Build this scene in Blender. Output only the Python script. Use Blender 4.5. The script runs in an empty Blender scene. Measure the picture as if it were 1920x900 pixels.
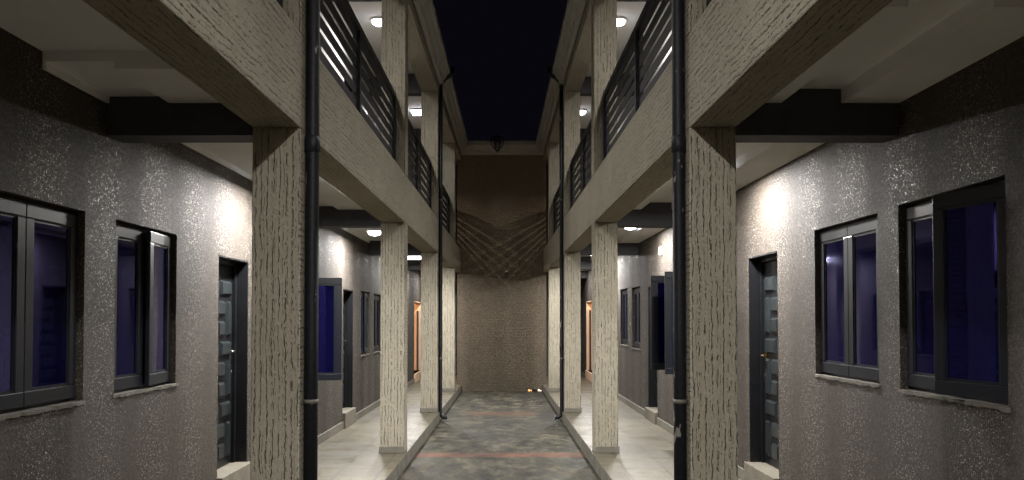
import bpy, bmesh, math, random
from mathutils import Vector, Matrix
random.seed(7)
S = bpy.context.scene
COL = S.collection
R = math.radians

# ------------------------------------------------------------------ camera
cam_d = bpy.data.cameras.new("camera")
cam = bpy.data.objects.new("camera", cam_d)
COL.objects.link(cam)
EYE = 1.55
TILT = 1.5
cam.location = (0, 0, EYE)
cam.rotation_euler = (R(90 + TILT), 0, 0)
cam_d.sensor_width = 36
cam_d.lens = 1650 / 1920 * 36
cam_d.shift_x = 15 / 1920
cam_d.shift_y = 107 / 1920
cam_d.clip_start = 0.05
cam_d.clip_end = 2000
S.camera = cam

# ------------------------------------------------------------------ world: night
w = bpy.data.worlds.new("World"); S.world = w
w.use_nodes = True
nt = w.node_tree; nt.nodes.clear()
sky = nt.nodes.new('ShaderNodeTexSky'); sky.sky_type = 'NISHITA'
sky.sun_disc = False
sky.sun_elevation = R(-7)
sky.sun_rotation = R(200)
bg = nt.nodes.new('ShaderNodeBackground'); bg.inputs['Strength'].default_value = 0.02
wo = nt.nodes.new('ShaderNodeOutputWorld')
glow = nt.nodes.new('ShaderNodeBackground'); glow.inputs['Color'].default_value = (0.0016, 0.0015, 0.0028, 1)
add = nt.nodes.new('ShaderNodeAddShader')
nt.links.new(sky.outputs[0], bg.inputs[0]); nt.links.new(bg.outputs[0], add.inputs[0])
nt.links.new(glow.outputs[0], add.inputs[1]); nt.links.new(add.outputs[0], wo.inputs[0])

# faint moonlight
sd = bpy.data.lights.new("moonlight", 'SUN'); sd.energy = 0.004; sd.angle = R(0.5); sd.color = (0.8, 0.88, 1.0)
so = bpy.data.objects.new("moonlight", sd); COL.objects.link(so)
so.location = (0, 10, 30); so.rotation_euler = (R(30), 0, R(20))

S.view_settings.view_transform = 'Standard'
S.view_settings.look = 'None'
S.view_settings.gamma = 1
S.view_settings.use_curve_mapping = False
S.view_settings.exposure = 0.42
S.render.engine = 'CYCLES'
S.cycles.use_denoising = True
S.cycles.denoising_input_passes = 'RGB_ALBEDO_NORMAL'
S.cycles.denoising_prefilter = 'FAST'
S.cycles.max_bounces = 8
S.cycles.diffuse_bounces = 5
S.cycles.glossy_bounces = 4
S.cycles.sample_clamp_indirect = 1.2
S.cycles.caustics_reflective = False
S.cycles.caustics_refractive = False

LAMP_W = 112.0          # watts of one ground floor ceiling lamp
LAMP_UP = {-2.4: 460, 2.9: 35, 7.8: 55, 12.1: 60, 17.4: 15}   # watts of the upper floor lamps by bay
LAMP_COL = (1.0, 0.965, 0.925)

# ------------------------------------------------------------------ materials
def new_mat(name):
    m = bpy.data.materials.new(name); m.use_nodes = True
    t = m.node_tree; t.nodes.clear()
    o = t.nodes.new('ShaderNodeOutputMaterial')
    b = t.nodes.new('ShaderNodeBsdfPrincipled')
    t.links.new(b.outputs[0], o.inputs[0])
    return m, t, b

def N(t, kind, **kw):
    n = t.nodes.new(kind)
    for k, v in kw.items():
        if k in n.inputs.keys():
            n.inputs[k].default_value = v
        else:
            setattr(n, k, v)
    return n

def math_n(t, op, a, b=None, c=None, clamp=False):
    n = t.nodes.new('ShaderNodeMath'); n.operation = op; n.use_clamp = clamp
    for i, v in enumerate((a, b, c)):
        if v is None: continue
        if isinstance(v, (int, float)): n.inputs[i].default_value = v
        else: t.links.new(v, n.inputs[i])
    return n.outputs[0]

def ramp(t, fac, stops):
    n = t.nodes.new('ShaderNodeValToRGB')
    e = n.color_ramp.elements
    while len(e) > len(stops): e.remove(e[-1])
    while len(e) < len(stops): e.new(0.5)
    for el, (p, c) in zip(e, stops):
        el.position = p
        el.color = (c, c, c, 1) if isinstance(c, (int, float)) else (*c, 1)
    t.links.new(fac, n.inputs[0])
    return n.outputs[0]

def mix(t, fac, a, b, mode='MIX'):
    n = t.nodes.new('ShaderNodeMix'); n.data_type = 'RGBA'; n.blend_type = mode
    for idx, v in ((0, fac), (6, a), (7, b)):
        if isinstance(v, (int, float)): n.inputs[idx].default_value = v
        elif isinstance(v, tuple): n.inputs[idx].default_value = (*v, 1)
        else: t.links.new(v, n.inputs[idx])
    return n.outputs[2]

def noise(t, vec, scale, detail=3.0, rough=0.5):
    n = N(t, 'ShaderNodeTexNoise'); n.inputs['Scale'].default_value = scale
    n.inputs['Detail'].default_value = detail; n.inputs['Roughness'].default_value = rough
    if vec is not None: t.links.new(vec, n.inputs['Vector'])
    return n.outputs[0]

def geo(t):
    return N(t, 'ShaderNodeNewGeometry').outputs['Position']

def bump(t, h, strength, dist, b, prev=None):
    n = N(t, 'ShaderNodeBump'); n.inputs['Strength'].default_value = strength
    n.inputs['Distance'].default_value = dist
    t.links.new(h, n.inputs['Height'])
    if prev is not None: t.links.new(prev, n.inputs['Normal'])
    t.links.new(n.outputs[0], b.inputs['Normal'])
    return n.outputs[0]

def vscale(t, vec, s):
    n = N(t, 'ShaderNodeMapping'); n.inputs['Scale'].default_value = s
    t.links.new(vec, n.inputs['Vector']); return n.outputs[0]

# grooved render ("scratched plaster"): the UV map runs u across the grooves, v along them (metres)
def make_grooved():
    m, t, b = new_mat("grooved_plaster")
    uv = N(t, 'ShaderNodeUVMap'); uv.uv_map = "grooves"
    sep = N(t, 'ShaderNodeSeparateXYZ'); t.links.new(uv.outputs[0], sep.inputs[0])
    U, V = sep.outputs[0], sep.outputs[1]
    warp = noise(t, vscale(t, uv.outputs[0], (6.0, 3.0, 1)), 1.0, 3, 0.6)
    warp2 = noise(t, vscale(t, uv.outputs[0], (40.0, 22.0, 1)), 1.0, 2, 0.6)
    masks = []
    for k, (freq, wv, vfreq, thr) in enumerate(((27.0, 1.3, 2.4, 0.31), (43.0, 1.8, 6.5, 0.39))):
        u = math_n(t, 'MULTIPLY', U, freq)
        u = math_n(t, 'ADD', u, math_n(t, 'MULTIPLY', warp, wv))
        u = math_n(t, 'ADD', u, math_n(t, 'MULTIPLY', warp2, 0.55))
        idx = math_n(t, 'FLOOR', u)
        f = math_n(t, 'ABSOLUTE', math_n(t, 'SUBTRACT', math_n(t, 'FRACT', u), 0.5))
        cmb = N(t, 'ShaderNodeCombineXYZ')
        t.links.new(math_n(t, 'MULTIPLY', idx, 7.31 + k), cmb.inputs[0])
        t.links.new(math_n(t, 'MULTIPLY', V, vfreq), cmb.inputs[1])
        d = noise(t, cmb.outputs[0], 1.0, 3, 0.65)
        brk = noise(t, vscale(t, cmb.outputs[0], (1.7, 7.0, 1)), 1.0, 3, 0.7)
        d = math_n(t, 'SUBTRACT', d, math_n(t, 'MULTIPLY', math_n(t, 'SUBTRACT', 0.56, brk, clamp=True), 1.6))
        width = math_n(t, 'MULTIPLY', math_n(t, 'SUBTRACT', d, thr), 0.75, clamp=True)
        width = math_n(t, 'MINIMUM', width, 0.09)
        # groove = 1 where |f| < width
        g = math_n(t, 'DIVIDE', math_n(t, 'SUBTRACT', width, f), 0.07, clamp=True)
        masks.append(g)
    groove = math_n(t, 'MAXIMUM', masks[0], math_n(t, 'MULTIPLY', masks[1], 0.9))
    # v-wise darker grime and light variation
    big = noise(t, geo(t), 1.3, 4, 0.6)
    fine = noise(t, geo(t), 55.0, 3, 0.65)
    base = ramp(t, big, [(0.25, (0.30, 0.272, 0.205)), (0.75, (0.40, 0.365, 0.285))])
    base = mix(t, math_n(t, 'MULTIPLY', math_n(t, 'SUBTRACT', fine, 0.45), 1.6, clamp=True), base, (0.45, 0.42, 0.345))
    col = mix(t, math_n(t, 'MULTIPLY', groove, 0.82), base, (0.04, 0.037, 0.031))
    t.links.new(col, b.inputs['Base Color'])
    b.inputs['Roughness'].default_value = 0.85
    h = math_n(t, 'ADD', math_n(t, 'MULTIPLY', groove, -1.0), math_n(t, 'MULTIPLY', fine, 0.45))
    h = math_n(t, 'ADD', h, math_n(t, 'MULTIPLY', warp2, 0.4))
    bump(t, h, 1.0, 0.011, b)
    return m

def make_glitter(name, dark, light, chips=1.0, lines=False):
    m, t, b = new_mat(name)
    P = geo(t)
    v = N(t, 'ShaderNodeTexVoronoi'); v.feature = 'F1'; v.inputs['Scale'].default_value = 135
    t.links.new(P, v.inputs['Vector'])
    sepc = N(t, 'ShaderNodeSeparateColor'); t.links.new(v.outputs['Color'], sepc.inputs[0])
    chip = math_n(t, 'GREATER_THAN', sepc.outputs[0], 0.84)
    near = math_n(t, 'LESS_THAN', v.outputs['Distance'], 0.42)
    chip = math_n(t, 'MULTIPLY', math_n(t, 'MULTIPLY', chip, near), chips)
    pale = math_n(t, 'MULTIPLY', chip, math_n(t, 'GREATER_THAN', sepc.outputs[1], 0.85))
    g1 = noise(t, P, 70.0, 4, 0.7)
    g2 = noise(t, P, 1.6, 4, 0.65)
    streak = noise(t, vscale(t, P, (5, 5, 0.6)), 1.0, 3, 0.6)
    base = ramp(t, g1, [(0.34, dark), (0.66, light)])
    base = mix(t, math_n(t, 'MULTIPLY', ramp(t, g2, [(0.35, 0.0), (0.7, 1.0)]), 0.55), base, tuple(c * 0.6 for c in dark))
    base = mix(t, math_n(t, 'MULTIPLY', ramp(t, streak, [(0.45, 0.0), (0.75, 1.0)]), 0.45), base, tuple(c * 0.55 for c in dark))
    grain = sepc.outputs[1]
    pebble = ramp(t, grain, [(0.0, tuple(c * 0.3 for c in dark)), (0.55, tuple((a_ + b_) / 2 for a_, b_ in zip(dark, light))), (1.0, tuple(min(1, c * 1.7) for c in light))])
    base = mix(t, 0.55, base, pebble)
    col = mix(t, pale, base, (0.62, 0.59, 0.53))
    col = mix(t, math_n(t, 'MULTIPLY', chip, 0.35), col, (0.62, 0.59, 0.53))
    t.links.new(col, b.inputs['Base Color'])
    rough = math_n(t, 'SUBTRACT', 0.75, math_n(t, 'MULTIPLY', chip, 0.36))
    t.links.new(math_n(t, 'MULTIPLY', chip, 0.45), b.inputs['Metallic'])
    t.links.new(rough, b.inputs['Roughness'])
    b.inputs['Specular IOR Level'].default_value = 0.5
    h = math_n(t, 'ADD', g1, math_n(t, 'MULTIPLY', sepc.outputs[2], 0.8))
    if lines:
        sp = N(t, 'ShaderNodeSeparateXYZ'); t.links.new(P, sp.inputs[0])
        zz = math_n(t, 'ADD', math_n(t, 'MULTIPLY', sp.outputs[2], 170.0), math_n(t, 'MULTIPLY', g2, 4.0))
        h = math_n(t, 'ADD', h, math_n(t, 'MULTIPLY', math_n(t, 'SINE', zz), 0.3))
    bn = bump(t, h, 0.85, 0.006, b)
    off = N(t, 'ShaderNodeVectorMath'); off.operation = 'SUBTRACT'
    t.links.new(v.outputs['Color'], off.inputs[0]); off.inputs[1].default_value = (0.92, 0.5, 0.5)
    sc_ = N(t, 'ShaderNodeVectorMath'); sc_.operation = 'SCALE'
    t.links.new(off.outputs[0], sc_.inputs[0]); t.links.new(math_n(t, 'MULTIPLY', chip, 0.8), sc_.inputs['Scale'])
    ad = N(t, 'ShaderNodeVectorMath'); ad.operation = 'ADD'
    t.links.new(bn, ad.inputs[0]); t.links.new(sc_.outputs[0], ad.inputs[1])
    nm = N(t, 'ShaderNodeVectorMath'); nm.operation = 'NORMALIZE'
    t.links.new(ad.outputs[0], nm.inputs[0]); t.links.new(nm.outputs[0], b.inputs['Normal'])
    return m

def make_plain(name, col, rough=0.6, var=0.12, scale=6.0, bumpy=0.15, metallic=0.0, spec=0.5):
    m, t, b = new_mat(name)
    P = geo(t)
    n1 = noise(t, P, scale, 4, 0.6)
    c = ramp(t, n1, [(0.3, tuple(x * (1 - var) for x in col)), (0.7, tuple(min(1, x * (1 + var)) for x in col))])
    t.links.new(c, b.inputs['Base Color'])
    b.inputs['Roughness'].default_value = rough
    b.inputs['Metallic'].default_value = metallic
    b.inputs['Specular IOR Level'].default_value = spec
    if bumpy:
        bump(t, noise(t, P, 90, 3, 0.6), bumpy, 0.004, b)
    return m

def make_pipe():
    m, t, b = new_mat("flaking_black_paint")
    P = geo(t)
    n = noise(t, vscale(t, P, (14, 14, 4.5)), 1.0, 5, 0.65)
    flake = ramp(t, n, [(0.65, 0.0), (0.66, 1.0)])
    n2 = noise(t, P, 40, 2, 0.5)
    c = mix(t, flake, ramp(t, n2, [(0.3, (0.006, 0.007, 0.010)), (0.7, (0.014, 0.015, 0.020))]), (0.28, 0.27, 0.24))
    t.links.new(c, b.inputs['Base Color'])
    b.inputs['Specular IOR Level'].default_value = 0.3
    b.inputs['Roughness'].default_value = 0.5
    bump(t, n, 0.3, 0.004, b)
    return m

def make_glass():
    m, t, b = new_mat("blue_reflective_glass")
    b.inputs['Base Color'].default_value = (0.018, 0.016, 0.135, 1)
    b.inputs['Metallic'].default_value = 0.82
    P = geo(t)
    n = noise(t, P, 3.0, 2, 0.5)
    r = ramp(t, n, [(0.3, 0.02), (0.7, 0.05)])
    t.links.new(r, b.inputs['Roughness'])
    bump(t, noise(t, P, 2.2, 1, 0.4), 0.05, 0.02, b)
    return m

def make_tiles():
    m, t, b = new_mat("cream_floor_tiles")
    P = geo(t)
    br = N(t, 'ShaderNodeTexBrick')
    br.offset = 0.0; br.squash = 1.0
    br.inputs['Scale'].default_value = 1.0
    br.inputs['Mortar Size'].default_value = 0.009
    br.inputs['Mortar Smooth'].default_value = 0.1
    br.inputs['Brick Width'].default_value = 0.42
    br.inputs['Row Height'].default_value = 0.42
    br.inputs['Color1'].default_value = (0.130, 0.115, 0.078, 1)
    br.inputs['Color2'].default_value = (0.102, 0.089, 0.062, 1)
    br.inputs['Mortar'].default_value = (0.05, 0.045, 0.037, 1)
    t.links.new(P, br.inputs['Vector'])
    n1 = noise(t, P, 2.2, 6, 0.7)
    n3 = noise(t, P, 14.0, 4, 0.7)
    c = mix(t, math_n(t, 'MULTIPLY', ramp(t, n1, [(0.42, 0.0), (0.7, 1.0)]), 0.6), br.outputs[0], (0.07, 0.062, 0.047))
    c = mix(t, math_n(t, 'MULTIPLY', ramp(t, n3, [(0.5, 0.0), (0.7, 1.0)]), 0.2), c, (0.22, 0.20, 0.155))
    t.links.new(c, b.inputs['Base Color'])
    r = ramp(t, n1, [(0.3, 0.28), (0.7, 0.6)])
    t.links.new(r, b.inputs['Roughness'])
    bump(t, math_n(t, 'ADD', n3, math_n(t, 'MULTIPLY', br.outputs[1], -2.0)), 0.2, 0.003, b)
    return m

def make_ground():
    m, t, b = new_mat("mottled_wet_concrete")
    P = geo(t)
    sp = N(t, 'ShaderNodeSeparateXYZ'); t.links.new(P, sp.inputs[0])
    n1 = noise(t, vscale(t, P, (1.7, 0.9, 1)), 1.0, 7, 0.68)
    n2 = noise(t, vscale(t, P, (6.0, 3.5, 1)), 1.0, 5, 0.7)
    n3 = noise(t, P, 60, 3, 0.7)
    f = math_n(t, 'ADD', math_n(t, 'MULTIPLY', n1, 0.45), math_n(t, 'MULTIPLY', n2, 0.55))
    c = ramp(t, f, [(0.40, (0.010, 0.010, 0.008)), (0.50, (0.040, 0.038, 0.028)), (0.60, (0.115, 0.105, 0.074))])
    c = mix(t, math_n(t, 'MULTIPLY', n3, 0.3), c, (0.06, 0.058, 0.047))
    # worn red brick-dust band across the slab, and a second faint patch further on
    def band(y0, half, soft, amt, xlim=None):
        y = math_n(t, 'ADD', sp.outputs[1], math_n(t, 'MULTIPLY', n2, 0.12))
        d = math_n(t, 'ABSOLUTE', math_n(t, 'SUBTRACT', y, y0))
        k = math_n(t, 'DIVIDE', math_n(t, 'SUBTRACT', half, d), soft, clamp=True)
        if xlim:
            dx = math_n(t, 'ABSOLUTE', math_n(t, 'SUBTRACT', sp.outputs[0], xlim[0]))
            k = math_n(t, 'MULTIPLY', k, math_n(t, 'DIVIDE', math_n(t, 'SUBTRACT', xlim[1], dx), 0.25, clamp=True))
        return math_n(t, 'MULTIPLY', k, amt)
    c = mix(t, math_n(t, 'MULTIPLY', band(11.25, 0.24, 0.12, 0.65), ramp(t, n1, [(0.35, 0.25), (0.6, 0.8)])), c, (0.20, 0.075, 0.052))
    c = mix(t, band(16.2, 0.55, 0.4, 0.38, (-0.05, 0.75)), c, (0.17, 0.08, 0.045))
    t.links.new(c, b.inputs['Base Color'])
    t.links.new(ramp(t, n2, [(0.35, 0.55), (0.6, 0.9)]), b.inputs['Roughness'])
    b.inputs['Specular IOR Level'].default_value = 0.3
    bump(t, math_n(t, 'ADD', n2, math_n(t, 'MULTIPLY', n3, 0.3)), 0.5, 0.012, b)
    return m

def make_emit(name, col, strength):
    m = bpy.data.materials.new(name); m.use_nodes = True
    t = m.node_tree; t.nodes.clear()
    o = t.nodes.new('ShaderNodeOutputMaterial'); e = t.nodes.new('ShaderNodeEmission')
    e.inputs[0].default_value = (*col, 1); e.inputs[1].default_value = strength
    t.links.new(e.outputs[0], o.inputs[0])
    m.cycles.emission_sampling = 'NONE'   # the lamp object beside it does the lighting
    return m

M = dict(
    groove=make_grooved(),
    wall=make_glitter("glitter_stucco", (0.021, 0.0163, 0.0123), (0.070, 0.0560, 0.043)),
    upwall=make_glitter("lit_glitter_stucco", (0.26, 0.25, 0.24), (0.48, 0.46, 0.44)),  # paler copy of the stucco, lamplit brightness put into the colour
    endwall=make_glitter("combed_brown_stucco", (0.085, 0.066, 0.046), (0.20, 0.16, 0.112), chips=0.25, lines=True),
    ceiling=make_plain("white_ceiling_paint", (0.86, 0.86, 0.88), 0.8, 0.04, 2.0, 0.08),
    cross=make_plain("charcoal_beam_paint", (0.045, 0.043, 0.05), 0.6, 0.2, 8.0, 0.4),
    frame=make_plain("charcoal_window_profile", (0.010, 0.012, 0.018), 0.35, 0.08, 4.0, 0.0, spec=0.3),
    door=make_plain("black_green_steel", (0.016, 0.020, 0.022), 0.28, 0.2, 9.0, 0.1),
    rail=make_plain("black_rail_paint", (0.011, 0.011, 0.016), 0.6, 0.2, 9.0, 0.1),
    pipe=make_pipe(), glass=make_glass(), tiles=make_tiles(), ground=make_ground(),
    kerb=make_plain("grey_kerb_render", (0.15, 0.142, 0.115), 0.8, 0.3, 5.0, 0.6),
    skirt=make_plain("grey_skirting", (0.16, 0.15, 0.125), 0.55, 0.15, 8.0, 0.2),
    sill=make_plain("cement_sill", (0.12, 0.11, 0.092), 0.8, 0.3, 20.0, 0.8),
    step=make_plain("cream_step", (0.16, 0.145, 0.115), 0.7, 0.15, 8.0, 0.3),
    cornice=make_plain("off_white_cornice", (0.36, 0.35, 0.31), 0.6, 0.12, 3.0, 0.1),
    white=make_plain("white_plastic", (0.75, 0.75, 0.74), 0.4, 0.03, 5.0, 0.0),
    brass=make_plain("worn_brass", (0.70, 0.50, 0.24), 0.22, 0.1, 8.0, 0.0, metallic=1.0),
    steel=make_plain("brushed_steel", (0.60, 0.64, 0.60), 0.25, 0.1, 8.0, 0.0, metallic=1.0),
    orange=make_plain("orange_room_paint", (0.70, 0.50, 0.34), 0.7, 0.08, 4.0, 0.1),
    dark=make_plain("black_iron", (0.02, 0.02, 0.022), 0.5, 0.2, 9.0, 0.2),
    black=make_plain("black_door_paint", (0.006, 0.0065, 0.008), 0.4, 0.2, 9.0, 0.1, spec=0.3),
    char=make_plain("charred_wood", (0.03, 0.02, 0.015), 0.9, 0.4, 30.0, 0.8),
    leaf=make_plain("red_leaf", (0.45, 0.09, 0.07), 0.5, 0.5, 12.0, 0.0),
    stem=make_plain("brown_stem", (0.10, 0.06, 0.03), 0.8, 0.3, 12.0, 0.2),
    pot=make_plain("clay_pot", (0.30, 0.13, 0.07), 0.8, 0.2, 12.0, 0.2),
    earth=make_plain("dark_earth", (0.06, 0.055, 0.045), 0.95, 0.4, 0.5, 0.5),
    roof=make_plain("grey_roof_sheet", (0.14, 0.14, 0.14), 0.5, 0.2, 1.0, 0.1),
    lamp=make_emit("lit_lamp_glass", (0.95, 0.97, 1.0), 9.0),
    ember=make_emit("glowing_ember", (1.0, 0.42, 0.16), 1.6),
    ember_w=make_emit("white_hot_ember", (1.0, 0.72, 0.6), 1.8),
)
M['lamp_glass_off'] = make_plain("lantern_glass", (0.10, 0.10, 0.11), 0.2, 0.05, 5.0, 0.0)

# ------------------------------------------------------------------ geometry helpers
ANG = {-1: -math.atan(17 / 1650), 1: math.atan(16 / 1650)}   # the two wings converge slightly
CEN = {}                                                     # wing-space centre of each object

def box(bm, x0, x1, y0, y1, z0, z1, bev=0.0):
    if x0 > x1: x0, x1 = x1, x0
    if y0 > y1: y0, y1 = y1, y0
    vs = [bm.verts.new(p) for p in ((x0, y0, z0), (x1, y0, z0), (x1, y1, z0), (x0, y1, z0),
                                    (x0, y0, z1), (x1, y0, z1), (x1, y1, z1), (x0, y1, z1))]
    fs = [bm.faces.new([vs[i] for i in f]) for f in ((0, 3, 2, 1), (4, 5, 6, 7), (0, 1, 5, 4), (1, 2, 6, 5), (2, 3, 7, 6), (3, 0, 4, 7))]
    if bev:
        es = list({e for f in fs for e in f.edges})
        bmesh.ops.bevel(bm, geom=es, offset=bev, segments=2, profile=0.5, affect='EDGES')
    return vs

def tube(bm, pts, r, n=14, cap=True):
    rings = []
    pts = [Vector(p) for p in pts]
    up0 = None
    for i, p in enumerate(pts):
        d = (pts[min(i + 1, len(pts) - 1)] - pts[max(i - 1, 0)]).normalized()
        if up0 is None:
            up0 = Vector((0, 0, 1)) if abs(d.z) < 0.9 else Vector((0, 1, 0))
        s = d.cross(up0).normalized(); u = s.cross(d).normalized(); up0 = u
        rr = r[i] if isinstance(r, (list, tuple)) else r
        rings.append([bm.verts.new(p + (s * math.cos(a) + u * math.sin(a)) * rr) for a in [2 * math.pi * k / n for k in range(n)]])
    for a, b in zip(rings, rings[1:]):
        for k in range(n):
            f = bm.faces.new((a[k], a[(k + 1) % n], b[(k + 1) % n], b[k])); f.smooth = True
    if cap:
        bm.faces.new(rings[0][::-1]); bm.faces.new(rings[-1])

def prism(bm, prof, y0, y1, axis='y'):
    """sweep a closed 2-D profile (x,z) from y0 to y1 (axis y) or (y,z) along x"""
    def P(a, b, t): return (a, t, b) if axis == 'y' else (t, a, b)
    A = [bm.verts.new(P(a, b, y0)) for a, b in prof]; B = [bm.verts.new(P(a, b, y1)) for a, b in prof]
    n = len(prof)
    for i in range(n): bm.faces.new((A[i], A[(i + 1) % n], B[(i + 1) % n], B[i]))
    bm.faces.new(A[::-1]); bm.faces.new(B)

def groove_uv(bm):
    uv = bm.loops.layers.uv.new("grooves")
    bm.normal_update()
    for f in bm.faces:
        n = f.normal
        for l in f.loops:
            x, y, z = l.vert.co
            if abs(n.z) > 0.7: l[uv].uv = (x, y)
            elif abs(n.x) > 0.7: l[uv].uv = (z + 3.3, y)
            else: l[uv].uv = (x, z)

def link(name, bm, mat, parent=None, side=0, uv=False, **props):
    bmesh.ops.recalc_face_normals(bm, faces=bm.faces[:])
    if uv: groove_uv(bm)
    xs = [v.co for v in bm.verts]
    lo = Vector((min(v.x for v in xs), min(v.y for v in xs), min(v.z for v in xs)))
    hi = Vector((max(v.x for v in xs), max(v.y for v in xs), max(v.z for v in xs)))
    c = (lo + hi) / 2
    if parent is None: c.z = lo.z
    for v in bm.verts: v.co -= c
    me = bpy.data.meshes.new(name); bm.to_mesh(me); bm.free()
    for mm in (mat if isinstance(mat, (list, tuple)) else [mat]): me.materials.append(mm)
    o = bpy.data.objects.new(name, me); COL.objects.link(o)
    CEN[o] = c
    if parent is not None:
        o.parent = parent; o.location = c - CEN[parent]
    else:
        a = ANG.get(side, 0.0)
        o.location = Matrix.Rotation(a, 3, 'Z') @ c; o.rotation_euler = (0, 0, a)
    for k, v in props.items(): o[k] = v
    return o

def empty(name, c, side=0, **props):
    o = bpy.data.objects.new(name, None); COL.objects.link(o)
    o.empty_display_size = 0.3
    c = Vector(c); CEN[o] = c; a = ANG.get(side, 0.0)
    o.location = Matrix.Rotation(a, 3, 'Z') @ c; o.rotation_euler = (0, 0, a)
    for k, v in props.items(): o[k] = v
    return o

B = bmesh.new

# ------------------------------------------------------------------ the ground
bm = B(); box(bm, -600, 600, -600, 600, -0.60, -0.50)
link("ground", bm, M['earth'], kind="structure")
bm = B(); box(bm, -1.6, 1.6, -6, 26, -0.45, -0.157)
link("courtyard_paving", bm, M['ground'], kind="structure")

# wing measurements: L wall lateral, a/b column outer and inner face
WING = {-1: dict(L=2.44, a=1.27, b=1.555), 1: dict(L=2.42, a=1.16, b=1.435)}
COLS = [-5.1, 0.1, 5.21, 10.3, 14.8, 19.1]
SOF, BTOP, CEIL = 2.70, 3.27, 2.85
USOF, UCEIL, UTOP = 5.42, 5.72, 5.60
S0, S1 = -5.4, 25.0
YEND = 21.2

def wall_mesh(sd, x, th, s0, s1, z0, z1, ops):
    """wall sheet at lateral x with thickness th and real openings"""
    bm = B()
    ys = sorted({s0, s1, *[v for o in ops for v in o[:2]]}); zs = sorted({z0, z1, *[v for o in ops for v in o[2:4]]})
    inside = lambda y, z: any(o[0] < y < o[1] and o[2] < z < o[3] for o in ops)
    cache = {}
    def V(i, j, k):
        key = (i, j, k)
        if key not in cache: cache[key] = bm.verts.new((sd * (x + k * th), ys[i], zs[j]))
        return cache[key]
    ny, nz = len(ys) - 1, len(zs) - 1
    solid = [[not inside((ys[i] + ys[i + 1]) / 2, (zs[j] + zs[j + 1]) / 2) for j in range(nz)] for i in range(ny)]
    S_ = lambda i, j: 0 <= i < ny and 0 <= j < nz and solid[i][j]
    for i in range(ny):
        for j in range(nz):
            if not solid[i][j]: continue
            for k in (0, 1): bm.faces.new((V(i, j, k), V(i + 1, j, k), V(i + 1, j + 1, k), V(i, j + 1, k)))
            if not S_(i - 1, j): bm.faces.new((V(i, j, 0), V(i, j + 1, 0), V(i, j + 1, 1), V(i, j, 1)))
            if not S_(i + 1, j): bm.faces.new((V(i + 1, j, 0), V(i + 1, j + 1, 0), V(i + 1, j + 1, 1), V(i + 1, j, 1)))
            if not S_(i, j - 1): bm.faces.new((V(i, j, 0), V(i + 1, j, 0), V(i + 1, j, 1), V(i, j, 1)))
            if not S_(i, j + 1): bm.faces.new((V(i, j + 1, 0), V(i + 1, j + 1, 0), V(i + 1, j + 1, 1), V(i, j + 1, 1)))
    return bm

def rot_about(bm, px, py, ang):
    bmesh.ops.rotate(bm, verts=bm.verts[:], cent=(px, py, 0), matrix=Matrix.Rotation(ang, 3, 'Z'))

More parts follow.
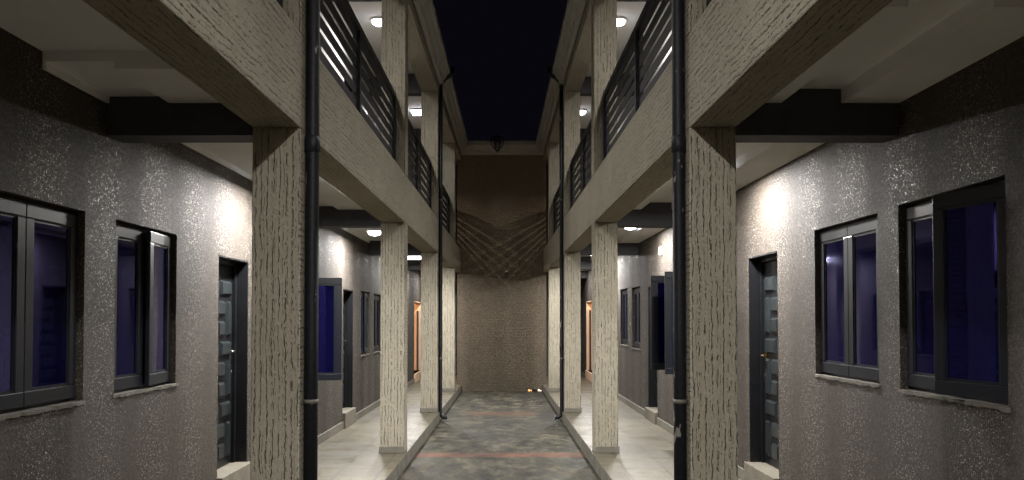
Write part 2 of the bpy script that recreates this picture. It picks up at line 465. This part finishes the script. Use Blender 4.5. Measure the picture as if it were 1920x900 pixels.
def make_window(sd, parent, L, y0, y1, z0, z1, near=0.0, far=0.0, **props):
    """outer frame + two side-hung sashes with blue panes; near/far = opening angle of each sash in degrees"""
    X = lambda d: sd * (L + d)
    fw = 0.035
    bm = B()
    box(bm, X(0.065), X(0.135), y0 + .001, y1 - .001, z0 + .001, z0 + fw, 0.004)
    box(bm, X(0.065), X(0.135), y0 + .001, y1 - .001, z1 - fw, z1 - .001, 0.004)
    box(bm, X(0.066), X(0.134), y0 + .001, y0 + fw, z0 + fw + .001, z1 - fw - .001, 0.004)
    box(bm, X(0.066), X(0.134), y1 - fw, y1 - .001, z0 + fw + .001, z1 - fw - .001, 0.004)
    wdw = link("window", bm, M['frame'], parent, **props)
    bm = B()  # cement sill, a thin ragged strip
    n = 26; rows = []
    for i in range(n + 1):
        yy = y0 - 0.02 + (y1 - y0 + 0.04) * i / n
        pr = 0.005 + random.random() * 0.010; zl = z0 - 0.012 - random.random() * 0.010; zh = z0 + 0.002 + random.random() * 0.003
        rows.append([bm.verts.new(p_) for p_ in ((X(-pr), yy, zl), (X(-pr), yy, zh), (X(.064), yy, zh), (X(.064), yy, zl))])
    for r0, r1 in zip(rows, rows[1:]):
        for k in range(4): bm.faces.new((r0[k], r0[(k + 1) % 4], r1[(k + 1) % 4], r1[k]))
    bm.faces.new(rows[0]); bm.faces.new(rows[-1][::-1])
    link("sill", bm, M['sill'], wdw)
    bm = B(); box(bm, X(0.196), X(0.20), y0 - .1, y1 + .1, z0 - .1, z1 + .1)
    link("dark_room_sheet", bm, M['dark'], wdw)  # black sheet standing in for the darkness of the unlit room
    mid = (y0 + y1) / 2
    for (h, e, ang) in ((y0 + 0.022, mid - 0.002, near), (y1 - 0.022, mid + 0.002, far)):
        lo, hi = min(h, e), max(h, e); p = 0.076
        zb, zt = z0 + 0.022, z1 - 0.022
        # the sash hangs from the outer edge of the frame
        o0, o1 = 0.030, 0.064
        if ang > 60: zb, zt = z0 + 0.0, z1 - 0.004
        bm = B()
        box(bm, X(o0), X(o1), lo, hi, zb, zb + p, 0.005)
        box(bm, X(o0), X(o1), lo, hi, zt - p, zt, 0.005)
        box(bm, X(o0 + .001), X(o1 - .001), lo, lo + p, zb + p + .001, zt - p - .001, 0.005)
        box(bm, X(o0 + .001), X(o1 - .001), hi - p, hi, zb + p + .001, zt - p - .001, 0.005)
        # glazing bead, a step inside the profile
        q = p + 0.014
        box(bm, X(o0 + .008), X(o1 - .008), lo + p, hi - p, zb + p + .001, zb + q)
        box(bm, X(o0 + .008), X(o1 - .008), lo + p, hi - p, zt - q, zt - p - .001)
        box(bm, X(o0 + .009), X(o1 - .009), lo + p + .001, lo + q, zb + q + .001, zt - q - .001)
        box(bm, X(o0 + .009), X(o1 - .009), hi - q, hi - p - .001, zb + q + .001, zt - q - .001)
        gl = B(); box(gl, X(o0 + .014), X(o0 + .019), lo + p + .002, hi - p - .002, zb + p + .002, zt - p - .002)
        # outwards = towards the courtyard
        sgn = (1 if h < e else -1) * sd
        for b_ in (bm, gl): rot_about(b_, X(o0), h, R(ang) * sgn)
        link("sash", bm, M['frame'], wdw); link("glass_pane", gl, M['glass'], wdw)
    return wdw

def make_door(sd, parent, L, y0, y1, z0, z1, metal='steel', open_deg=0, floor=0.0, **props):
    X = lambda d: sd * (L + d)
    inset = 0.13
    bm = B()   # steel frame
    fw = 0.05
    box(bm, X(inset - .03), X(inset + .05), y0 + .001, y0 + fw, z0 + .001, z1 - .001, .004)
    box(bm, X(inset - .03), X(inset + .05), y1 - fw, y1 - .001, z0 + .001, z1 - .001, .004)
    box(bm, X(inset - .029), X(inset + .049), y0 + fw + .001, y1 - fw - .001, z1 - fw, z1 - .001, .004)
    # dark painted reveal lining
    box(bm, X(0.002), X(inset - .032), y0 + .001, y0 + .012, z0 + .001, z1 - .001)
    box(bm, X(0.002), X(inset - .032), y1 - .012, y1 - .001, z0 + .001, z1 - .001)
    box(bm, X(0.002), X(inset - .032), y0 + .013, y1 - .013, z1 - .012, z1 - .001)
    dr = link("door", bm, M['black'], parent, **props)
    a, b_ = y0 + fw + .004, y1 - fw - .004
    lf = B()
    zb, zt = z0 + .02, z1 - fw - .004
    box(lf, X(inset), X(inset + .04), a, b_, zb, zt, .003)
    # raised staggered rectangular panels
    nbase = len(lf.faces)
    W = b_ - a; H = zt - zb
    m0 = .07
    rows = 9; rh = (H - 2 * m0 - .02) / rows
    for r_ in range(rows):
        za = zb + m0 + r_ * rh; zc = za + rh - .045
        k = r_ % 3
        spans = {0: [(0, .30, 1), (.40, .72, 1), (.81, 1, 2)], 1: [(0, .14, 1), (.24, .72, 1)], 2: [(0, .42, 1), (.52, 1.0, 1)]}[k]
        for u0, u1, nr in spans:
            zc = za + rh * nr - .045
            ya = a + m0 + (W - 2 * m0) * u0; yb = a + m0 + (W - 2 * m0) * u1
            # bevelled raised field
            x0, x1 = X(inset - .022), X(inset + .002); i = .02
            A = [lf.verts.new((x1, y, z)) for y, z in ((ya, za), (yb, za), (yb, zc), (ya, zc))]
            Bv = [lf.verts.new((x0, y, z)) for y, z in ((ya + i, za + i), (yb - i, za + i), (yb - i, zc - i), (ya + i, zc - i))]
            for q in range(4): lf.faces.new((A[q], A[(q + 1) % 4], Bv[(q + 1) % 4], Bv[q])).material_index = 1
            lf.faces.new(Bv).material_index = 1
    hd = B()
    hy = b_ - .055; hz = zb + 0.98
    box(hd, X(inset - .008), X(inset - .0005), hy - .02, hy + .02, hz - .11, hz + .11, .003)
    tube(hd, [(X(inset - .008), hy, hz + .03), (X(inset - .045), hy, hz + .03), (X(inset - .05), hy - .02, hz + .03), (X(inset - .05), hy - .11, hz + .028)], .009, 8)
    tube(hd, [(X(inset - .005), hy, hz - .16), (X(inset - .02), hy, hz - .16)], .014, 10)
    if open_deg:
        for q in (lf, hd): rot_about(q, X(inset), a, R(open_deg) * sd)
    link("door_leaf", lf, [M['black'], M['door']], dr)
    link("handle", hd, M[metal], dr)
    st = B(); box(st, X(-.05), X(inset + .19), y0 - .02, y1 + .02, floor + 0.003, z0 + .012, .005)
    link("threshold", st, M['step'], dr)
    return dr

OPEN = {   # every opening: y0, y1, z0, z1
    -1: dict(win=[(3.88, 4.98, 1.09, 2.17, 0, 0), (5.37, 6.35, 1.09, 2.17, 0, 5),
                  (10.05, 11.1, 0.86, 2.04, 88, 0), (14.1, 14.95, 0.98, 2.02, 0, 6), (15.4, 16.3, 0.98, 2.02, 0, 0)],
             door=[(7.26, 8.08, 0.24, 2.09), (12.6, 13.4, 0.21, 2.0)], orange=(21.7, 23.4, 0.22, 2.02)),
    1: dict(win=[(4.14, 5.25, 1.135, 2.24, 12, 0), (5.54, 6.64, 1.14, 2.23, 0, 0),
                 (10.2, 11.2, 0.92, 2.12, 90, 90), (14.7, 15.6, 1.06, 2.12, 0, 0), (16.1, 17.0, 1.08, 2.14, 0, 0)],
            door=[(7.52, 8.39, 0.19, 2.145), (13.15, 13.95, 0.16, 2.08), (19.6, 20.4, 0.2, 2.11)], orange=(21.7, 23.4, 0.22, 2.04)),
}
SIDE_WORD = {-1: "left", 1: "right"}
bld = {}
for sd in (-1, 1):
    g = WING[sd]; L, a, b = g['L'], g['a'], g['b']
    X = lambda v: sd * v
    word = SIDE_WORD[sd]
    lab = {-1: "two storey stucco wing with grooved columns on the left of the courtyard",
           1: "two storey stucco wing with grooved columns on the right of the courtyard"}[sd]
    root = empty("apartment_wing", (X(2.0), 5.0, 0), sd, label=lab, category="building", group="facing wings of the courtyard building")
    bld[sd] = root
    ops = OPEN[sd]
    allops = [w_[:4] for w_ in ops['win']] + list(ops['door']) + [ops['orange']]
    # lower wall, from below the walkway to the slab
    link("wall", wall_mesh(sd, L, 0.2, S0, S1, -0.5, 3.05, allops), M['wall'], root, label="glittering brown stucco ground floor wall")
    upops = [(y0, y1, z0 + 3.1, z1 + 3.1) for (y0, y1, z0, z1) in [w_[:4] for w_ in ops['win']][1:]] 
    upd = [(d[0], d[1], 3.24, 5.1) for d in ops['door'][:2]]
    link("wall", wall_mesh(sd, L, 0.2, S0, S1, 3.10, 5.95, upops + upd), M['upwall'], root, label="glittering stucco upper floor wall with lamplight painted into its paler colour")
    # interior orange room at the far end
    o = ops['orange']
    bm = B()
    x0, x1 = X(L + .2), X(L + 2.6)
    box(bm, X(L + 2.6), X(L + 2.7), o[0] - 1, o[1] + 1, 0.1, 2.8)
    box(bm, x0, x1, o[1] + 1.0, o[1] + 1.1, 0.1, 2.8); box(bm, x0, x1, o[0] - 1.1, o[0] - 1, 0.1, 2.8)
    box(bm, x0, x1, o[0] - 1.1, o[1] + 1.1, 2.8, 2.9); box(bm, x0, x1, o[0] - 1.1, o[1] + 1.1, 0.1, 0.2)
    link("lit_room", bm, M['orange'], root, label="orange room seen through the far doorway")
    bm = B()
    t_ = .018
    box(bm, X(L + .001), X(L + .2), o[1] - t_, o[1] - .001, o[2] + .001, o[3] - .001)
    box(bm, X(L + .001), X(L + .2), o[0] + .001, o[0] + t_, o[2] + .001, o[3] - .001)
    box(bm, X(L + .001), X(L + .2), o[0] + t_ + .001, o[1] - t_ - .001, o[3] - t_, o[3] - .001)
    box(bm, X(L - .03), X(L + .2), o[0] - .02, o[1] + .02, .003, o[2], .004)
    dw = link("doorway", bm, M['orange'], root, label="far doorway with orange lit reveal")
    bm = B()
    box(bm, X(L + .07), X(L + .115), o[1] - .10, o[1] - t_ - .001, o[2] + .02, o[3] - .22, .004)
    link("door_frame", bm, M['dark'], dw)
    # windows and doors
    wl = {0: None}
    for i, (y0, y1, z0, z1, n_, f_) in enumerate(ops['win']):
        make_window(sd, root, L, y0, y1, z0, z1, n_, f_)
    for i, d in enumerate(ops['door']):
        make_door(sd, root, L, *d, metal=('brass' if sd == 1 else 'steel'), open_deg=(-28 if (sd == 1 and i == 2) else 0))
    for (y0, y1, z0, z1) in upops: make_window(sd, root, L, y0, y1, z0, z1)
    for d in upd: make_door(sd, root, L, *d, floor=3.1)
    # skirting along the wall, broken at doors
    ys = [S0]
    for d in sorted(list(ops['door']) + [ops['orange']]): ys += [d[0] - .025, d[1] + .025]
    ys.append(S1)
    for i in range(0, len(ys), 2):
        bm = B(); box(bm, X(L - .022), X(L - .001), ys[i], ys[i + 1], 0.002, 0.105, .003)
        link("skirting", bm, M['skirt'], root)
    # columns, full height of each storey
    for y in COLS:
        for (z0, z1) in ((0.0, SOF), (BTOP, USOF)):
            bm = B(); box(bm, X(a), X(b), y, y + .285, z0 + .001, z1 - .001, .006)
            c_ = link("column", bm, M['groove'], root, uv=True)
            if z0 < 1:
                bm = B(); box(bm, X(a + .004), X(b + .012), y - .012, y + .297, 0.002, 0.075, .003)
                link("plinth", bm, M['skirt'], c_)
    # edge beams
    bm = B(); box(bm, X(a), X(b), S0, YEND - .003, SOF, BTOP, .008)
    link("edge_beam", bm, M['groove'], root, uv=True, label="deep grooved beam carrying the balcony")
    bm = B(); box(bm, X(a), X(b), S0, YEND - .003, USOF, UTOP + .2, .008)
    link("edge_beam", bm, M['groove'], root, uv=True, label="grooved beam under the roof")
    # dark cross beams at each column, on both floors
    for y in COLS + [23.2]:
        bm = B(); box(bm, X(b + .001), X(L - .001), y + .01, y + .235, 2.655, 3.04, .004); link("cross_beam", bm, M['cross'], root)
        bm = B(); box(bm, X(b + .001), X(L - .001), y + .01, y + .235, USOF - .02, UCEIL + .1, .004); link("cross_beam", bm, M['cross'], root)
    # ceilings with a recessed tray
    def ceiling(z, s_, e_, depth, t0, t1):
        bm = B()
        box(bm, X(b + .002), X(t0), s_, e_, z, z + .15)
        box(bm, X(t1), X(L - .002), s_, e_, z, z + .15)
        box(bm, X(t0 + .0005), X(t1 - .0005), s_, e_, z + depth, z + .149)
        return bm
    ed = sorted(COLS)
    for i, y in enumerate(ed):
        s_ = y + .237; e_ = ed[i + 1] + .008 if i + 1 < len(ed) else 23.2
        if sd == 1: t0, t1, dp = 1.71, 2.07, .085
        else: t0, t1, dp = 2.06, L - .02, .04
        if i == 1:
            cut = 3.6 if sd == 1 else 4.5
            bm = ceiling(CEIL, cut, e_, dp, t0, t1)
            box(bm, X(b + .003), X(b + .16), s_, cut - .001, CEIL, CEIL + .1)
            box(bm, X(b + .161), X(L - .003), s_, cut - .001, CEIL + .092, CEIL + .148)
            link("ceiling", bm, M['ceiling'], root)
        else:
            link("ceiling", ceiling(CEIL, s_, e_, dp, t0, t1), M['ceiling'], root)
        link("ceiling", ceiling(UCEIL - .04, s_, e_, .05, 1.62, 2.28), M['ceiling'], root)
    # upper slab and roof
    bm = B(); box(bm, X(b + .003), X(L - .003), S0, S1, 3.051, 3.10); link("floor_slab", bm, M['tiles'], root)
    bm = B(); box(bm, X(a + .02), X(L + 3.0), S0, S1, 5.96, 6.02); link("roof", bm, M['roof'], root)
    # moulded cornice gutter along the eave
    bm = B()
    prof = [(a + .10, 5.545), (a - .02, 5.545), (a - .03, 5.575), (a - .075, 5.59), (a - .085, 5.64), (a - .10, 5.65), (a - .145, 5.72), (a - .155, 5.745), (a - .19, 5.755), (a - .19, 5.85), (a + .10, 5.85)]
    prism(bm, [(X(p), z) for p, z in prof][2:] if False else [(X(p), z) for p, z in prof[1:-1]] + [(X(a - .002), 5.85)], S0, YEND - .2)
    link("cornice", bm, M['cornice'], root)
    # balcony railings
    rx0, rx1 = (a + b) / 2 - .02, (a + b) / 2 + .02
    rails = []
    for i, y in enumerate(COLS[:-1]):
        y0, y1 = y + .285, COLS[i + 1]
        if i < 1: continue
        bm = B()
        box(bm, X(rx0 - .01), X(rx1 + .01), y0 + .005, y1 - .005, 4.17, 4.23, .005)
        for k in range(7):
            z = 3.325 + k * .124
            box(bm, X((rx0 + rx1) / 2 - .004), X((rx0 + rx1) / 2 + .004), y0 + .005, y1 - .005, z, z + .082)
        rl = link("railing", bm, M['rail'], root, label="black slatted balcony railing")
        for yy in (y0 + .04, (y0 + y1) / 2, y1 - .04):
            bm = B(); box(bm, X(rx0 - .016), X(rx1 + .016), yy - .035, yy + .035, BTOP, 4.168, .004)
            link("post", bm, M['rail'], rl)
    bm = B()
    y0, y1 = COLS[-1] + .285, YEND - .01
    for k in range(7):
        z = 3.325 + k * .124; box(bm, X((rx0 + rx1) / 2 - .004), X((rx0 + rx1) / 2 + .004), y0 + .005, y1, z, z + .082)
    box(bm, X(rx0 - .01), X(rx1 + .01), y0 + .005, y1, 4.17, 4.23, .005)
    link("railing", bm, M['rail'], root)
    # end of corridor
    bm = B(); box(bm, X(a), X(L), S1 - .2, S1 - .001, -.3, 5.9); link("corridor_end_wall", bm, M['wall'], root)
    # walkway: slab with kerb, structure of its own
    bm = B(); box(bm, X(a - .028), X(L - .0015), S0, S1 - .201, -0.49, 0.0, .006)
    wk = link("walkway", bm, [M['tiles'], M['kerb']], None, sd, kind="structure")
    for p in wk.data.polygons:
        if abs(p.normal.z) < .5: p.material_index = 1

# ------------------------------------------------------------------ downpipes
def downpipe(sd, y, label, r=.045, elbow=False, joints=()):
    g = WING[sd]; a = g['a']; X = lambda v: sd * v
    px = X(a - r - .004)
    root = empty("downpipe", (px, y, 0 if not elbow else -.1), sd, label=label, category="drain pipe", group="black downpipes on the columns")
    bm = B()
    if elbow:
        pts = [(px, y, 5.60)] + [(px, y, 4.0), (px, y, 1.5), (px, y, -.01)]
        pts += [(X(a - r - .01), y, -.04), (X(a - r - .03), y, -.075), (X(a - r - .07), y, -.098), (X(a - r - .12), y, -.105)]
        tube(bm, pts, r)
        link("pipe", bm, M['pipe'], root)
        bm = B(); tube(bm, [(px, y, 5.52), (px, y, 5.60), (X(a - .12), y, 5.69), (X(a - .19), y, 5.73), (X(a - .235), y, 5.77), (X(a - .24), y, 5.88)], [r * 1.15] * 6)
        link("gutter_outlet", bm, M['pipe'], root)
    else:
        tube(bm, [(px, y, -.154), (px, y, 1.5), (px, y, 3.5), (px, y, 5.54)], r, 18)
        link("pipe", bm, M['pipe'], root)
    for z in joints:
        bm = B(); tube(bm, [(px, y, z - .05), (px, y, z - .045), (px, y, z + .045), (px, y, z + .05)], [r * 1.02, r * 1.13, r * 1.13, r * 1.02], 18)
        link("collar", bm, M['pipe'], root)
    for z in (1.06, 3.9) if not elbow else (0.9, 3.6):
        bm = B()
        tube(bm, [(px, y, z - .012), (px, y, z + .012)], r * 1.08, 18)
        box(bm, X(a - .006), X(a - .0005), y - r - .03, y + r + .03, z - .012, z + .012)
        link("strap", bm, M['skirt'], root)
    return root
downpipe(-1, 5.33, "thick flaking black drain pipe on the nearest left column", .042, joints=(2.62,))
downpipe(1, 5.33, "thick black drain pipe on the nearest right column", .039, joints=(2.62,))
downpipe(-1, 14.95, "thin black drain pipe with bottom elbow on the third left column", .032, True, joints=(1.1, 2.6))
downpipe(1, 14.95, "thin black drain pipe with bottom elbow on the third right column", .032, True, joints=(1.1, 2.6))

# ------------------------------------------------------------------ ceiling lamps
def lamp(sd, lat, y, z, label, shape='round', power=LAMP_W, off=False):
    X = lambda v: sd * v
    root = empty("ceiling_lamp", (X(lat), y, z), sd, label=label, category="ceiling lamp", group="ceiling lamps of the walkways")
    bm = B()
    if shape == 'round':
        tube(bm, [(X(lat), y, z - .001), (X(lat), y, z - .03)], .115, 24)
        link("housing", bm, M['white'], root)
        bm = B(); tube(bm, [(X(lat), y, z - .031), (X(lat), y, z - .05), (X(lat), y, z - .07), (X(lat), y, z - .085), (X(lat), y, z - .094)], [.10, .098, .086, .06, .02], 24)
    else:
        box(bm, X(lat - .17), X(lat + .17), y - .17, y + .17, z - .03, z - .001, .004)
        link("housing", bm, M['white'], root)
        bm = B(); box(bm, X(lat - .15), X(lat + .15), y - .15, y + .15, z - .075, z - .031, .008)
    link("diffuser", bm, M['lamp'], root)
    ld = bpy.data.lights.new("lamp_light", 'AREA'); ld.shape = 'DISK'; ld.size = .2
    ld.energy = power; ld.color = LAMP_COL
    lo = bpy.data.objects.new("lamp_light", ld); COL.objects.link(lo)
    lo.parent = root; lo.location = (0, 0, -.10)
    return root
LZ = {-1: CEIL, 1: CEIL + .085}
LL = {-1: 1.98, 1: 1.93}
mid = [(5.21, 10.3), (10.3, 14.8), (14.8, 19.1)]
NEARW = {0: "first bay behind the nearest", 1: "second bay before the second to third", 2: "third bay"}
lows = {(-1, 7.8): "round lit lamp on the lower left ceiling hidden behind the nearest column",
        (-1, 12.55): "round lit lamp on the lower left ceiling beside the second column",
        (-1, 17.6): "square lit panel lamp on the lower left ceiling between second and third columns",
        (1, 7.8): "round lit lamp on the lower right ceiling hidden behind the nearest column",
        (1, 12.55): "round lit lamp on the lower right ceiling beside the second column",
        (1, 17.6): "round lit lamp on the lower right ceiling between second and third columns"}
for (sd, y), lb in lows.items():
    near_bay = y < 10
    lamp(sd, 1.93 if near_bay else LL[sd], y, LZ[sd] if not (near_bay and sd > 0) else CEIL + .085, lb, 'square' if (sd == -1 and 17 < y < 19) else 'round', LAMP_W * (1.15 if near_bay else 0.95))
for sd in (-1, 1):
    lows[(sd, 20.2)] = "round lit lamp on the lower %s ceiling behind the farthest column" % SIDE_WORD[sd]
for (sd, y), lb in list(lows.items())[-2:]:
    lamp(sd, LL[sd], y, LZ[sd], lb, 'round', 33)
for sd in (-1, 1):
    lamp(sd, LL[sd] - .1, 22.6, LZ[sd], "added round lamp brightening the closed end of the lower %s walkway" % SIDE_WORD[sd], 'round', 30)  # added lamp, lifts the dark wall at the corridor end
    lamp(sd, LL[sd], -2.4, LZ[sd], "added unseen fill lamp on the lower %s ceiling behind the viewer" % SIDE_WORD[sd], 'round', 45 if sd < 0 else 110)  # added fill lamp, its floor bounce brightens the near ceilings
ups = {(-1, -2.4): "round lit lamp on the upper left ceiling behind the viewer",
       (1, -2.4): "round lit lamp on the upper right ceiling behind the viewer",
       (-1, 2.9): "round lit lamp on the upper left ceiling above the viewer",
       (-1, 7.8): "round lit lamp on the upper left ceiling in the nearest bay, out of view",
       (-1, 12.1): "bright round lamp on the upper left ceiling beside the second column",
       (-1, 17.4): "square lit panel lamp on the upper left ceiling past the second column",
       (1, 2.9): "round lit lamp on the upper right ceiling above the viewer",
       (1, 7.8): "round lit lamp on the upper right ceiling in the nearest bay, out of view",
       (1, 12.1): "bright round lamp on the upper right ceiling beside the railing top",
       (1, 17.4): "small lit lamp on the upper right ceiling half hidden by the second column"}
for (sd, y), lb in ups.items():
    lamp(sd, {-1: 1.86, 1: 1.70}[sd], y, UCEIL + .01, lb, 'square' if (sd == -1 and 17 < y < 19) else 'round', LAMP_UP[y])

# warm lamps inside the two far rooms
for sd in (-1, 1):
    o = OPEN[sd]['orange']; L = WING[sd]['L']
    root = empty("room_lamp", (sd * (L + .9), o[0] + .5, 2.80), sd, label="warm lamp inside the far %s room behind the orange doorway" % SIDE_WORD[sd], category="room lamp", group="warm lamps in the far rooms")
    bm = B(); tube(bm, [(sd * (L + .9), o[0] + .5, 2.798), (sd * (L + .9), o[0] + .5, 2.55)], .01, 8); link("cord", bm, M['dark'], root)
    bm = B(); c = Vector((sd * (L + .9), o[0] + .5, 2.49))
    bmesh.ops.create_uvsphere(bm, u_segments=16, v_segments=10, radius=.05, matrix=Matrix.Translation(c))
    link("bulb", bm, make_emit("warm_bulb", (1, .5, .18), 12), root)
    ld = bpy.data.lights.new("warm_light", 'POINT'); ld.energy = 45; ld.color = (1, .66, .36); ld.shadow_soft_size = .06
    lo = bpy.data.objects.new("warm_light", ld); COL.objects.link(lo); lo.parent = root; lo.location = (0, 0, -.42)

# ------------------------------------------------------------------ end of the courtyard
ew = empty("end_wall", (0.1, YEND, -.157), 0, label="tall brown combed stucco wall closing the far end of the courtyard", category="wall")
bm = B(); box(bm, -1.13, 1.02, YEND, YEND + .2, -.3, 5.55)
link("wall_panel", bm, M['endwall'], ew)
bm = B()
prof = [(YEND - .002, 5.545), (YEND - .02, 5.545), (YEND - .03, 5.575), (YEND - .075, 5.59), (YEND - .085, 5.64), (YEND - .10, 5.65), (YEND - .145, 5.72), (YEND - .155, 5.745), (YEND - .19, 5.755), (YEND - .19, 5.85), (YEND + .1, 5.85), (YEND + .1, 5.552), (YEND - .002, 5.552)]
prism(bm, prof, -1.02, 1.24, 'x')
link("cornice", bm, M['cornice'], ew)

# carriage lantern on the cornice
lx, ly, lz = -.16, YEND - .30, 5.60
root = empty("wall_lantern", (lx, ly, lz), 0, label="small dark unlit lantern on the middle of the far cornice", category="lantern")
bm = B()
for k in range(6):
    t_ = k * math.pi / 3
    tube(bm, [(lx + .15 * math.cos(t_), ly + .10 * math.sin(t_), lz + .26), (lx + .13 * math.cos(t_), ly + .09 * math.sin(t_), lz + .10), (lx + .03 * math.cos(t_), ly + .03 * math.sin(t_), lz)], .012, 6)
tube(bm, [(lx, ly, lz - .06), (lx, ly, lz - .01), (lx, ly, lz + .02)], [.008, .035, .03], 10)
link("cage", bm, M['dark'], root)
bm = B(); tube(bm, [(lx, ly, lz + .26), (lx, ly, lz + .29), (lx, ly, lz + .36)], [.17, .16, .03], 12); link("cap", bm, M['dark'], root)
bm = B(); tube(bm, [(lx, ly, lz + .06), (lx, ly, lz + .14), (lx, ly, lz + .24)], [.03, .07, .08], 12); link("glass", bm, M['lamp_glass_off'], root)
bm = B(); tube(bm, [(lx, ly, lz + .33), (lx, ly + .1, lz + .33), (lx, YEND - .191, lz + .2)], .014, 8); link("bracket", bm, M['dark'], root)

# small camera on the end wall
cx, cz = .065, 2.68
root = empty("security_camera", (cx, YEND, cz), 0, label="tiny dark fixture with a white spot on the far end wall", category="camera")
bm = B(); tube(bm, [(cx, YEND - .001, cz + .03), (cx, YEND - .05, cz + .02), (cx, YEND - .09, cz)], [.03, .02, .015], 10); link("mount", bm, M['white'], root)
bm = B(); box(bm, cx - .035, cx + .035, YEND - .2, YEND - .085, cz - .045, cz + .02, .012); link("camera_body", bm, M['dark'], root)

# white sensor box high on the right wall
g = WING[1]
# warm downlights on the upper corridor walls by the end wall; their light falls through the railings
for sd in (-1, 1):
    wx, wy, wz = WING[sd]['L'] - .10, 19.75, 4.62
    root = empty("wall_lamp", (sd * wx, wy, wz), sd, label="warm downlight on the upper %s wall beside the far end wall" % SIDE_WORD[sd], category="wall lamp", group="warm wall lamps of the upper corridor")
    bm = B(); tube(bm, [(sd * wx, wy, wz), (sd * wx, wy, wz + .10), (sd * wx, wy, wz + .14)], [.06, .055, .02], 16); link("shade", bm, M['dark'], root)
    bm = B(); box(bm, sd * (wx + .05), sd * (wx + .099), wy - .02, wy + .02, wz + .03, wz + .09, .003); link("bracket", bm, M['dark'], root)
    ld = bpy.data.lights.new("warm_light", 'AREA'); ld.shape = 'DISK'; ld.size = .06; ld.energy = 22; ld.color = (1, .80, .64)
    lo = bpy.data.objects.new("warm_light", ld); COL.objects.link(lo); lo.parent = root; lo.location = (0, 0, -.012)
bm = B(); box(bm, g['L'] - .035, g['L'] - .001, 12.72, 12.80, 2.50, 2.62, .006)
link("sensor_box", bm, M['white'], None, 1, label="small white box high on the right wall above the open windows", category="sensor")

# smouldering stick at the foot of the end wall
root = empty("smouldering_stick", (.72, YEND - .18, -.157), 0, label="glowing charred stick on the ground by the right foot of the end wall", category="ember")
def lump(bm, c, r, seed):
    rnd = random.Random(seed)
    bmesh.ops.create_icosphere(bm, subdivisions=2, radius=r, matrix=Matrix.Translation(c))
    for v in bm.verts[-42:]:
        v.co += Vector((rnd.uniform(-1, 1), rnd.uniform(-1, 1), rnd.uniform(-1, 1))) * r * .25
bm = B(); tube(bm, [(.58, YEND - .2, -.12), (.70, YEND - .17, -.115), (.90, YEND - .18, -.13)], [.022, .03, .02], 8); link("stick", bm, M['char'], root)
bm = B(); lump(bm, Vector((.60, YEND - .21, -.12)), .026, 1); lump(bm, Vector((.645, YEND - .21, -.125)), .018, 2); link("ember", bm, M['ember'], root)
bm = B(); lump(bm, Vector((.83, YEND - .2, -.12)), .024, 3); lump(bm, Vector((.875, YEND - .2, -.128)), .016, 4); link("ember", bm, M['ember_w'], root)

# reddish plant standing in the gap behind the last right column
px, py = 1.27, 22.2
root = empty("potted_plant", (px, py, .0), 0, label="thin red leaved plant in a pot behind the farthest right column", category="plant")
bm = B(); tube(bm, [(px, py, .004), (px, py, .12), (px, py, .20)], [.06, .08, .09], 14); link("pot", bm, M['pot'], root)
bm = B(); tube(bm, [(px, py, .19), (px + .01, py, .5), (px - .01, py, .95)], [.012, .01, .006], 6); link("stem", bm, M['stem'], root)
bm = B(); rnd = random.Random(3)
for k in range(60):
    z = rnd.uniform(.3, 1.0); t_ = rnd.uniform(0, 6.28); l_ = rnd.uniform(.04, .09)
    d = Vector((math.cos(t_), math.sin(t_), rnd.uniform(-.2, .5))).normalized(); s_ = d.cross(Vector((0, 0, 1))).normalized() * .018
    p = Vector((px, py, z))
    q = [bm.verts.new(p), bm.verts.new(p + d * l_ * .5 + s_), bm.verts.new(p + d * l_), bm.verts.new(p + d * l_ * .5 - s_)]
    bm.faces.new(q)
link("leaves", bm, M['leaf'], root)
